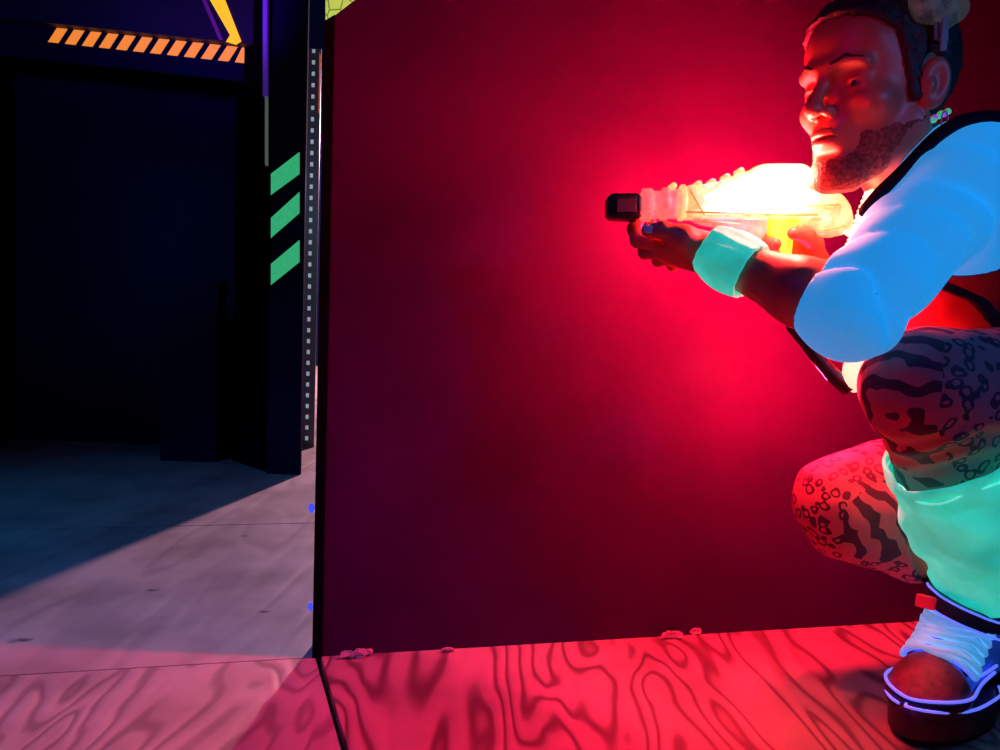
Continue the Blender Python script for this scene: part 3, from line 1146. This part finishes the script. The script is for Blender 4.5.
sleeve('leg_warmer', [(A(952, 447, 1.0), tilt, .080), (A(960, 490, 1.035), tilt, .080), (A(972, 530, 1.08), dL, .075),
                      (A(981, 556, 1.13), dL, .070), (A(985, 574, 1.165), dL, .071), (A(987, 584, 1.185), dL, .058)], 'teal', person, wr=wr_leg, nsub=12)
bm = bmesh.new()
c_s = A(953.5, 456, 1.006)
e1_ = tilt.cross(Vector((0, 1, 0))).normalized(); e2_ = tilt.cross(e1_)
tube(bm, [c_s + (math.cos(t) * e1_ + math.sin(t) * e2_) * (.0815 + wr_leg(.13, t) + .001) for t in [k * math.pi / 36 for k in range(72)]], .0013, 6, True)
part('hem_stitching', bm, 'stitch', person, True)
sock = Sdf().cone(AL + (KL - AL) * .35, AL, .046, .040, .01).cone(AL, AL + Vector((0, 0, -.03)), .040, .036, .02)
me = mesh_sdf('sock', None, sock, .003, (.4, .9, .03), (1.2, 1.5, .5), lambda P, d: d + .0015 * np.sin(P[:, 2] * 260 + 3 * np.sin(P[:, 0] * 60)))
partme('sock', me, 'sock', person, True)
dR = (AR - KRc).normalized()
sleeve('leg_warmer', [(KRc.lerp(AR, .68), (dR + Vector((.35, 0, .35))).normalized(), .068), (KRc.lerp(AR, .82), dR, .063), (KRc.lerp(AR, .95), dR, .055)], 'teal', person, wr=wr_leg, nsub=10)
# wristband
dW = (WLj - EL).normalized()
W0, W1 = A(751, 272, 1.04), A(709, 250, 1.075)
dW = (W1 - W0).normalized()


def wr_w(u, t):
    return .0016 * math.sin(t * 4 + u * 5) + .0035 * math.sin(u * math.pi) + .0009 * math.sin(t * 13)


sleeve('wristband', [(W0, dW, .0385), (W0.lerp(W1, .5), dW, .0365), (W1, dW, .0335)], 'teal', person, wr=wr_w, nsub=8)

# glowing cord of vest, beads on the collar, earring
bm = bmesh.new()
cord = spline([A(874, 192, 1.07), A(866, 212, 1.06), A(859, 234, 1.05), A(851, 254, 1.05), A(847, 268, 1.05)], 10)
coil = []
for i, p in enumerate(cord):
    for k in range(6):
        t = (i + k / 6)
        q = cord[i].lerp(cord[min(i + 1, len(cord) - 1)], k / 6)
        a = 2 * math.pi * t / 2.2
        coil.append(q + Vector((math.cos(a) * .0085, math.sin(a) * .0085, 0)))
tube(bm, coil, .003, 6)
tube(bm, cord, .0065, 8)
part('lit_cord', bm, 'vestled', person, True)
bm = bmesh.new(); bm2 = bmesh.new()
for i in range(14):
    t = i / 13
    p = snap(up_arm, A(918 + 30 * t, 134 - 17 * t, 1.0), .012) + Vector((random.uniform(-.002, .002), 0, random.uniform(-.002, .002)))
    bmesh.ops.create_icosphere(bm if i % 3 else bm2, subdivisions=2, radius=.0042, matrix=Matrix.Translation(p))
part('bead_string', bm, 'bead', person, True)
part('bead_string', bm2, 'bead2', person, True)
bm = bmesh.new()
ec = H(-.010, .089, -.034)
tube(bm, [ec + hf * .006 * math.cos(t) + Vector((0, 0, .011 * math.sin(t) - .014)) for t in [k * math.pi / 8 for k in range(16)]], .0009, 6, True)
part('earring', bm, 'metal', person, True)

# vest light pods (red LEDs) at side and chest
lp = A(945, 318, 1.11)
bm = bmesh.new()
bmesh.ops.create_uvsphere(bm, u_segments=20, v_segments=12, radius=1, matrix=Matrix.Translation(lp) @ Matrix.Diagonal((.022, .012, .012, 1)))
part('vest_light', bm, 'vestled', person, True)
lp2 = A(855, 372, 1.16)
bm = bmesh.new()
bmesh.ops.create_uvsphere(bm, u_segments=20, v_segments=12, radius=1, matrix=Matrix.Translation(lp2) @ Matrix.Diagonal((.018, .012, .03, 1)))
part('vest_light', bm, 'chest_led', person, True)
# dark strap running across the side
bs = Sdf()
st_pts = [snap(shirt, A(x, y, yy), .004) for x, y, yy in ((930, 285, 1.03), (955, 300, 1.02), (980, 318, 1.0), (1010, 338, 1.0), (1040, 350, 1.0))]
sp2 = spline(st_pts, 4)
for i in range(len(sp2) - 1):
    bs.cone(sp2[i], sp2[i + 1], .008, .008, .003)
me = mesh_sdf('vest_strap', None, bs, .002, (.3, .8, .2), (1.3, 1.4, 1.1))
partme('vest_strap', me, 'blackcloth', person, True)

# ================================================================== SNEAKERS (built at origin: toe +x)
def build_shoe():
    t = thing('high_top_sneaker', 'dark high top sneaker with pale laces and violet piping', 'shoe', (0, 0, 0))
    # sole
    out = []
    N = 40
    for i in range(N):
        a = 2 * math.pi * i / N
        x = math.cos(a)
        w = .054 if x > 0 else .044
        X = .012 + .151 * x
        wid = (w * (1 - abs(x) ** 2.6) ** .55)
        out.append(Vector((X, wid * (1 if math.sin(a) > 0 else -1) if abs(math.sin(a)) > 1e-6 else 0, 0)))
    def solepoly(z, g):
        return [Vector((.012 + (p.x - .012) * g, p.y * g, z)) for p in out]
    bm = bmesh.new()
    rings = []
    for z, g in ((0, .93), (.004, .985), (.022, 1.0), (.038, .985), (.042, .95)):
        rings.append([bm.verts.new(p + Vector((0, 0, z + max(0, (p.x - .09)) * .10 * (1 if z > .0 else .6)))) for p in solepoly(0, g)])
    for a, b in zip(rings, rings[1:]):
        for k in range(N):
            bm.faces.new((a[k], a[(k + 1) % N], b[(k + 1) % N], b[k]))
    bm.faces.new(rings[0][::-1]); bm.faces.new(rings[-1])
    part('sole', bm, 'sh_dark', t, True)
    up = Sdf()
    up.ell((.105, 0, .048), (.050, .043, .030), .02)
    up.cone((.085, 0, .060), (-.02, 0, .075), .036, .040, .03)
    up.cone((.05, 0, .085), (-.03, 0, .120), .026, .036, .03)
    up.cone((-.075, 0, .055), (-.060, 0, .160), .042, .040, .03)
    up.cone((-.03, 0, .12), (-.040, 0, .185), .038, .040, .03)
    def up_post(P, d):
        d = np.maximum(d, .030 - P[:, 2])
        op = np.sqrt((P[:, 0] + .052) ** 2 + P[:, 1] ** 2) - .034
        d = np.maximum(d, -np.maximum(op, .150 - P[:, 2]))
        return np.maximum(d, P[:, 2] - .195)
    me = mesh_sdf('upper', None, up, .0028, (-.16, -.08, 0), (.18, .08, .24), up_post)
    partme('upper', me, 'sh_blue', t, True)
    toe = up.grow(.0018)
    me = mesh_sdf('toe_box', None, toe, .0025, (-.02, -.08, 0), (.18, .08, .24), lambda P, d: np.maximum(np.maximum(d, .036 - P[:, 2]), .078 + .35 * (P[:, 2] - .06) - P[:, 0]))
    partme('toe_box', me, 'sh_toe', t, True)
    fox = up.grow(.0035)
    me = mesh_sdf('toe_guard', None, fox, .0025, (-.16, -.08, 0), (.18, .08, .24), lambda P, d: np.maximum(np.maximum(d, .036 - P[:, 2]), P[:, 2] - .058 + .10 * np.clip(.06 - P[:, 0], 0, .05)))
    partme('toe_guard', me, 'sh_dark', t, True)
    heel = up.grow(.003)
    me = mesh_sdf('heel_counter', None, heel, .0028, (-.16, -.08, 0), (.18, .08, .24), lambda P, d: np.maximum(np.maximum(d, .036 - P[:, 2]), np.maximum(P[:, 0] + .055, P[:, 2] - .12)))
    partme('heel_counter', me, 'sh_dark', t, True)
    # eyestay
    me = mesh_sdf('eyestay', None, up.grow(.003), .0025, (-.16, -.08, 0), (.18, .08, .24),
                  lambda P, d: np.maximum(d, np.maximum(np.abs(np.abs(P[:, 1]) - .030) - .007, np.maximum(P[:, 0] - .082, np.maximum(-.03 - P[:, 0], .068 - P[:, 2])))))
    partme('eyestay', me, 'sh_dark', t, True)
    # piping
    def pipe(pts, r=.0021, off=.005, s=up):
        bm = bmesh.new()
        P = [snap(s, p, off) for p in spline(pts, 6)]
        tube(bm, P, r, 8)
        part('piping', bm, 'pipe', t, True)
    pipe([(.0, .06, .062), (.05, .06, .060), (.10, .05, .060), (.140, .03, .060), (.160, 0, .060), (.140, -.03, .060), (.10, -.05, .060), (.05, -.06, .060), (0, -.06, .062)])
    bm = bmesh.new()
    tube(bm, [Vector((p.x * 1.02, p.y * 1.07, .044 + max(0, p.x - .09) * .10)) for p in out if p.x > -.03 and p.y >= 0][::1] , .0019, 8)
    part('piping', bm, 'pipe', t, True)
    bm = bmesh.new()
    tube(bm, [Vector((p.x * 1.02, p.y * 1.07, .044 + max(0, p.x - .09) * .10)) for p in out if p.x > -.03 and p.y <= 0], .0019, 8)
    part('piping', bm, 'pipe', t, True)
    pipe([(.0, .05, .075), (.05, .045, .075), (.078, .035, .080), (.088, 0, .088), (.078, -.035, .080), (.05, -.045, .075), (.0, -.05, .075)])
    # tongue
    tg = Sdf().cone((.055, 0, .095), (.012, 0, .145), .010, .012, .01).cone((.012, 0, .145), (.003, 0, .205), .012, .010, .01)
    tg.ell((.03, 0, .13), (.03, .026, .05), .02)
    tg.ell((.006, 0, .185), (.012, .030, .035), .01)
    me = mesh_sdf('tongue', None, tg, .0025, (-.1, -.08, 0), (.18, .08, .26))
    tn = partme('tongue', me, 'lace', t, True)
    bm = box((-.012, -.009, -.0015), (.012, .009, .0025), .001)
    bmesh.ops.transform(bm, matrix=Matrix.Translation((.086, 0, .0935)) @ Matrix.Rotation(R(35), 4, 'Y'), verts=bm.verts)
    part('lace_tag', bm, 'strap_red', t)
    # laces
    shape = Sdf(); shape.p = up.p + tg.p
    for i in range(7):
        u = i / 6
        x = .078 - .072 * u; z = .092 + .052 * u
        bm = bmesh.new()
        pts = spline([(x - .012, .040, z - .018), (x + .004, .024, z - .002), (x + .014, 0, z + .008), (x - .004, -.024, z + .002), (x - .018, -.040, z - .012)], 5)
        P = [snap(shape, p, .004) for p in pts]
        tube(bm, P, .0046, 8)
        pts = spline([(x - .018, .040, z - .012), (x - .002, .022, z + .004), (x + .012, 0, z + .004), (x + .004, -.024, z - .004), (x - .012, -.040, z - .018)], 5)
        P = [snap(shape, p, .007) for p in pts]
        tube(bm, P, .0042, 8)
        part('lace', bm, 'lace', t, True)
    # ankle strap
    bs = Sdf()
    me = mesh_sdf('ankle_strap', None, shape.grow(.016), .0025, (-.12, -.09, 0), (.1, .09, .26),
                  lambda P, d: np.maximum(d, np.maximum(np.abs(P[:, 2] - .148 + .35 * P[:, 1] - .12 * P[:, 0]) - .011, -.085 - P[:, 0])))
    sp = partme('ankle_strap', me, 'sh_dark', t, True)
    tipp = snap(shape, (.09, -.022, .162), .0175)
    bm = box((-.005, -.012, -.0085), (.005, .012, .0085), .002)
    bmesh.ops.transform(bm, matrix=Matrix.Translation(tipp + Vector((.0, -.006, 0))) @ Matrix.Rotation(R(-10), 4, 'Y'), verts=bm.verts)
    part('strap_tab', bm, 'strap_red', t)
    for dz in (-.011, .011):
        pipe([(x, y, .148 - .35 * y + .12 * x + dz) for x, y in ((-.03, .07), (.02, .06), (.06, .03), (.07, 0), (.06, -.02), (.05, -.04))], .0015, .0165, shape)
    return t


shoe = build_shoe()
toeG = G(908, 742)
sdir = Vector((-.76, -.65, 0)).normalized()
sa = math.atan2(sdir.y, sdir.x)
shoe.rotation_euler = (0, 0, sa)
shoe.scale = (1.1, 1.1, 1.1)
shoe.location = toeG - sdir * .165
shoe['label'] = 'front dark high top sneaker with pale laces, violet piping and red strap tab'
WLk = [c for c in shoe.children]
s2 = shoe.copy(); COL.objects.link(s2)
for c in WLk:
    k = c.copy(); COL.objects.link(k); k.parent = s2
s2['label'] = 'rear high top sneaker on tiptoe under the folded far leg, mostly hidden'
s2['group'] = shoe['group'] = 'pair of high top sneakers'
s2.rotation_euler = (0, R(48), math.atan2(-.12, -1))
s2.location = (FRt.x + .145, FRt.y + .03, .132)

# ================================================================== GUN
GY = 1.12
gun = thing('toy_laser_gun', 'clear plastic toy laser gun glowing yellow and white with black muzzle', 'toy gun', tuple(A(740, 210, GY)))


def gp(pts, y0, y1, bev=.004):
    return prism([A(x, y, GY) + Vector((0, y0, 0)) for x, y in pts], (0, y1 - y0, 0), bev)


part('muzzle', gp([(606, 199), (610, 195), (636, 195), (640, 198), (640, 218), (636, 221), (610, 220), (606, 216)], -.019, .019, .004), 'black', gun, True)
part('muzzle_label', gp([(615, 201), (634, 201), (634, 214), (615, 214)], -.0205, -.018, .0005), 'sh_dark', gun)


def revolve(pts, Rl, seg=28, flat=1.0):
    """pts: pixel x, radius px; around gun axis at py given"""
    bm = bmesh.new()
    rings = []
    for x, yc, r in pts:
        c = A(x, yc, GY)
        rr_ = r * GY / FPX
        rings.append([bm.verts.new(c + Vector((0, math.sin(a) * rr_ * flat, math.cos(a) * rr_))) for a in [2 * math.pi * k / seg for k in range(seg)]])
    for a, b in zip(rings, rings[1:]):
        for k in range(seg):
            bm.faces.new((a[k], a[(k + 1) % seg], b[(k + 1) % seg], b[k]))
    bm.faces.new(rings[0]); bm.faces.new(rings[-1][::-1])
    bmesh.ops.recalc_face_normals(bm, faces=bm.faces)
    return bm


part('barrel', revolve([(640, 206, 12), (642, 205, 16), (650, 205, 16.5), (652, 205, 14), (660, 205, 13.5), (662, 204, 16), (667, 204, 16), (669, 204, 14.5), (680, 204, 15)], 0), 'clear_red', gun, True)
part('barrel_collar', revolve([(679, 203, 16), (680, 203, 18), (683, 203, 18), (684, 203, 16)], 0), 'clear', gun, True)
body_top = [(683, 187), (700, 187), (708, 184), (714, 185), (722, 179), (728, 180), (736, 173), (742, 175), (750, 169), (760, 166), (798, 166), (804, 169), (814, 184), (818, 190), (818, 216), (800, 218), (684, 219)]
part('upper_shell', gp(body_top, -.024, .024, .006), 'clear', gun, True)
stock = [(812, 187), (824, 189), (838, 196), (846, 207), (849, 220), (848, 231), (838, 237), (820, 236), (804, 233), (800, 218), (806, 205)]
part('rear_shell', gp(stock, -.022, .022, .008), 'clear', gun, True)
lower = [(690, 218), (764, 218), (765, 232), (758, 243), (745, 241), (735, 234), (724, 228), (700, 224)]
part('lower_shell', gp(lower, -.018, .018, .005), 'clear_red', gun, True)
part('grip', gp([(765, 219), (798, 219), (792, 234), (790, 250), (786, 276), (770, 276), (766, 255), (770, 240)], -.013, .013, .005), 'amber', gun, True)
part('trigger', gp([(757, 221), (762, 221), (764, 232), (761, 240), (757, 240), (760, 232)], -.004, .004, .001), 'part', gun)
bm = bmesh.new()
tube(bm, spline([A(748, 240, GY), A(752, 252, GY), A(760, 259, GY), A(770, 262, GY)], 5), .0035, 8)
part('trigger_guard', bm, 'amber', gun, True)
part('led_core', gp([(703, 196), (722, 187), (740, 179), (756, 172), (797, 171), (806, 184), (808, 205), (796, 214), (703, 213)], -.016, .016, .005), 'core', gun, True)
for x, y, r in ((824, 208, .010), (836, 222, .008), (812, 224, .006), (745, 226, .006), (735, 226, .004), (752, 232, .005), (696, 203, .009)):
    c = A(x, y, GY)
    bm = bmesh.new()
    tube(bm, [c + Vector((0, -.015, 0)), c + Vector((0, .015, 0))], r, 16)
    part('inner_boss', bm, 'part', gun, True)
bm = bmesh.new()
for x0, y0, x1, y1 in ((686, 212, 818, 215), (690, 190, 705, 215), (800, 175, 812, 190), (806, 205, 840, 205), (820, 230, 846, 226), (700, 221, 740, 224)):
    tube(bm, [A(x0, y0, GY - .0255), A(x1, y1, GY - .0255)], .0013, 6)
part('seam_rib', bm, 'part', gun, True)
for x, y in ((672, 187), (697, 185), (711, 183), (725, 178), (739, 172)):
    c = A(x, y, GY)
    bm = bmesh.new()
    tube(bm, [c + Vector((0, -.012, 0)), c + Vector((0, .012, 0))], .0045, 12)
    part('sight_rib', bm, 'clear', gun, True)
bm = bmesh.new()
tube(bm, spline([A(846, 232, GY), A(853, 236, 1.13), A(852, 228, 1.13), A(858, 240, 1.12), A(857, 256, 1.11)], 6), .0035, 8)
part('cable', bm, 'vestled', gun, True)

# dark hose hanging from the gun toward the vest
hose = bmesh.new()
tube(hose, spline([A(778, 272, 1.125), A(781, 300, 1.16), A(792, 326, 1.18), A(810, 348, 1.18), A(832, 374, 1.17), A(850, 390, 1.165)], 6), [.005] * 6 + [.007] * 6 + [.009] * 6 + [.0105] * 6 + [.0115] * 7, 12)
o = part('sling_strap', hose, 'black', person, True)

# ================================================================== HEADSET
hs_ = thing('headset', 'smoky clear plastic headset pod with grey strap worn over the hair', 'headset', tuple(H(-.05, .06, .09)))
pod = Sdf().ell(H(-.002, .078, .088), (.040, .022, .030), .01, HR)
pod.cone(H(-.045, .07, .092), H(.028, .074, .108), .018, .012, .01)
me = mesh_sdf('sensor_pod', None, pod, .0025, HC - Vector((.2, .2, .05)), HC + Vector((.2, .2, .25)), lambda P, d: np.maximum(d, V(H(0, 0, .064))[2] - P[:, 2]))
partme('sensor_pod', me, 'visor', hs_, True)
bm = bmesh.new()
skull = Sdf(); skull.p = [q for q in hd.p[:3]]
for off in (0, ):
    band = []
    for k in range(17):
        a = math.pi * k / 16
        band.append(snap(skull, H(.002, .12 * math.cos(a), .045 + .12 * math.sin(a)), .013))
    n_ = len(band)
    vs = []
    for i, p in enumerate(band):
        vs.append([bm.verts.new(p + hf * s + (p - H(.002, 0, .045)).normalized() * r_) for s, r_ in ((-.011, 0), (.011, 0), (.011, .003), (-.011, .003))])
    for a, b in zip(vs, vs[1:]):
        for k in range(4):
            bm.faces.new((a[k], a[(k + 1) % 4], b[(k + 1) % 4], b[k]))
    bm.faces.new(vs[0]); bm.faces.new(vs[-1])
    bmesh.ops.recalc_face_normals(bm, faces=bm.faces)
part('head_strap', bm, 'grey', hs_)
bm = box((-.004, -.002, -.018), (.004, .002, .022), .001)
bmesh.ops.transform(bm, matrix=Matrix.Translation(H(.004, .094, .048)), verts=bm.verts)
part('buckle_tab', bm, 'grey', hs_)
for o in (bpy.data.objects['sensor_pod'],):
    pf = bmesh.new()
    tube(pf, [H(.040, .082, .118), H(.020, .096, .108), H(-.005, .102, .104)], .002, 6)
    part('pod_rim', pf, 'green', hs_, True)

# ================================================================== LIGHTS


def point(name, loc_, col, power, rad=.03):
    l = bpy.data.lights.new(name, 'POINT')
    l.color = col; l.energy = power; l.shadow_soft_size = rad
    o = bpy.data.objects.new(name, l); COL.objects.link(o); o.location = loc_
    return o


def spot(name, loc_, tgt, col, power, ang, rad=.05, blend=.6):
    l = bpy.data.lights.new(name, 'SPOT')
    l.color = col; l.energy = power; l.shadow_soft_size = rad; l.spot_size = R(ang); l.spot_blend = blend
    o = bpy.data.objects.new(name, l); COL.objects.link(o); o.location = loc_
    o.rotation_euler = (Vector(tgt) - Vector(loc_)).to_track_quat('-Z', 'Y').to_euler()
    return o


RED = (1, .006, .045)
point('gun_led', A(720, 205, GY + .12), RED, 14, .02)
point('gun_led', A(800, 190, GY + .13), RED, 15, .02)
point('gun_led', A(790, 176, GY - .055), (1, .09, .06), 9, .012)
point('gun_led', A(735, 205, GY - .045), RED, 1.6, .012)
point('vest_led', A(812, 380, 1.27), (1, .01, .045), 16, .015)
point('vest_led', lp + Vector((.01, -.04, .02)), (1, .05, .06), 2.0, .015)
S_hall = Vector((.145, 6.9, 2.1))
point('hall_lamp', S_hall, (1, .50, .66), 1050, .09)
spot('face_fill', (-.35, .15, .45), H(.06, .0, -.01), (1, .02, .06), 13, 13, .08, .5)  # added red fill aimed at the face, not a known lamp
spot('blue_lamp', (-1.9, .6, 1.9), G(0, 560), (.01, .30, 1), 46, 60, .1, .9)
spot('violet_fill', (-.7, .2, 1.9), G(120, 740), (.35, .16, 1), 26, 44, .1, .9)
spot('violet_fill', (-.9, -.3, 1.6), wallpt(400, 200), (.2, .02, 1), 17, 60, .1, .9)  # added fill that tints the near wall violet, no known source
spot('black_light', (1.6, -.2, 1.35), A(940, 300, 1.0), (.012, .27, 1), 36, 26, .1, .5)
spot('arrow_glow', A(215, 20, YD - .6), A(200, -20, YD), (.35, .05, 1), 12, 75, .05, .9)
spot('teal_lamp', (-1.3, 1.4, 1.6), A(190, 250, 3.2), (.03, .5, .6), 26, 30, .1, .9)
spot('navy_fill', (-1.2, 1.2, 1.3), A(60, 150, 3.0), (.03, .12, 1), 14, 60, .1, .9)  # added blue fill to brighten the dark upper left wall
point('upright_fill', Vector((sx1 + .12, YS - .5, 1.0)), (.6, .8, 1), .9, .05)  # added cool fill, out of view, to brighten the steel upright

W = bpy.data.worlds.new('world'); S.world = W; W.use_nodes = True
W.node_tree.nodes['Background'].inputs[0].default_value = (.05, .1, .8, 1)
W.node_tree.nodes['Background'].inputs[1].default_value = .012
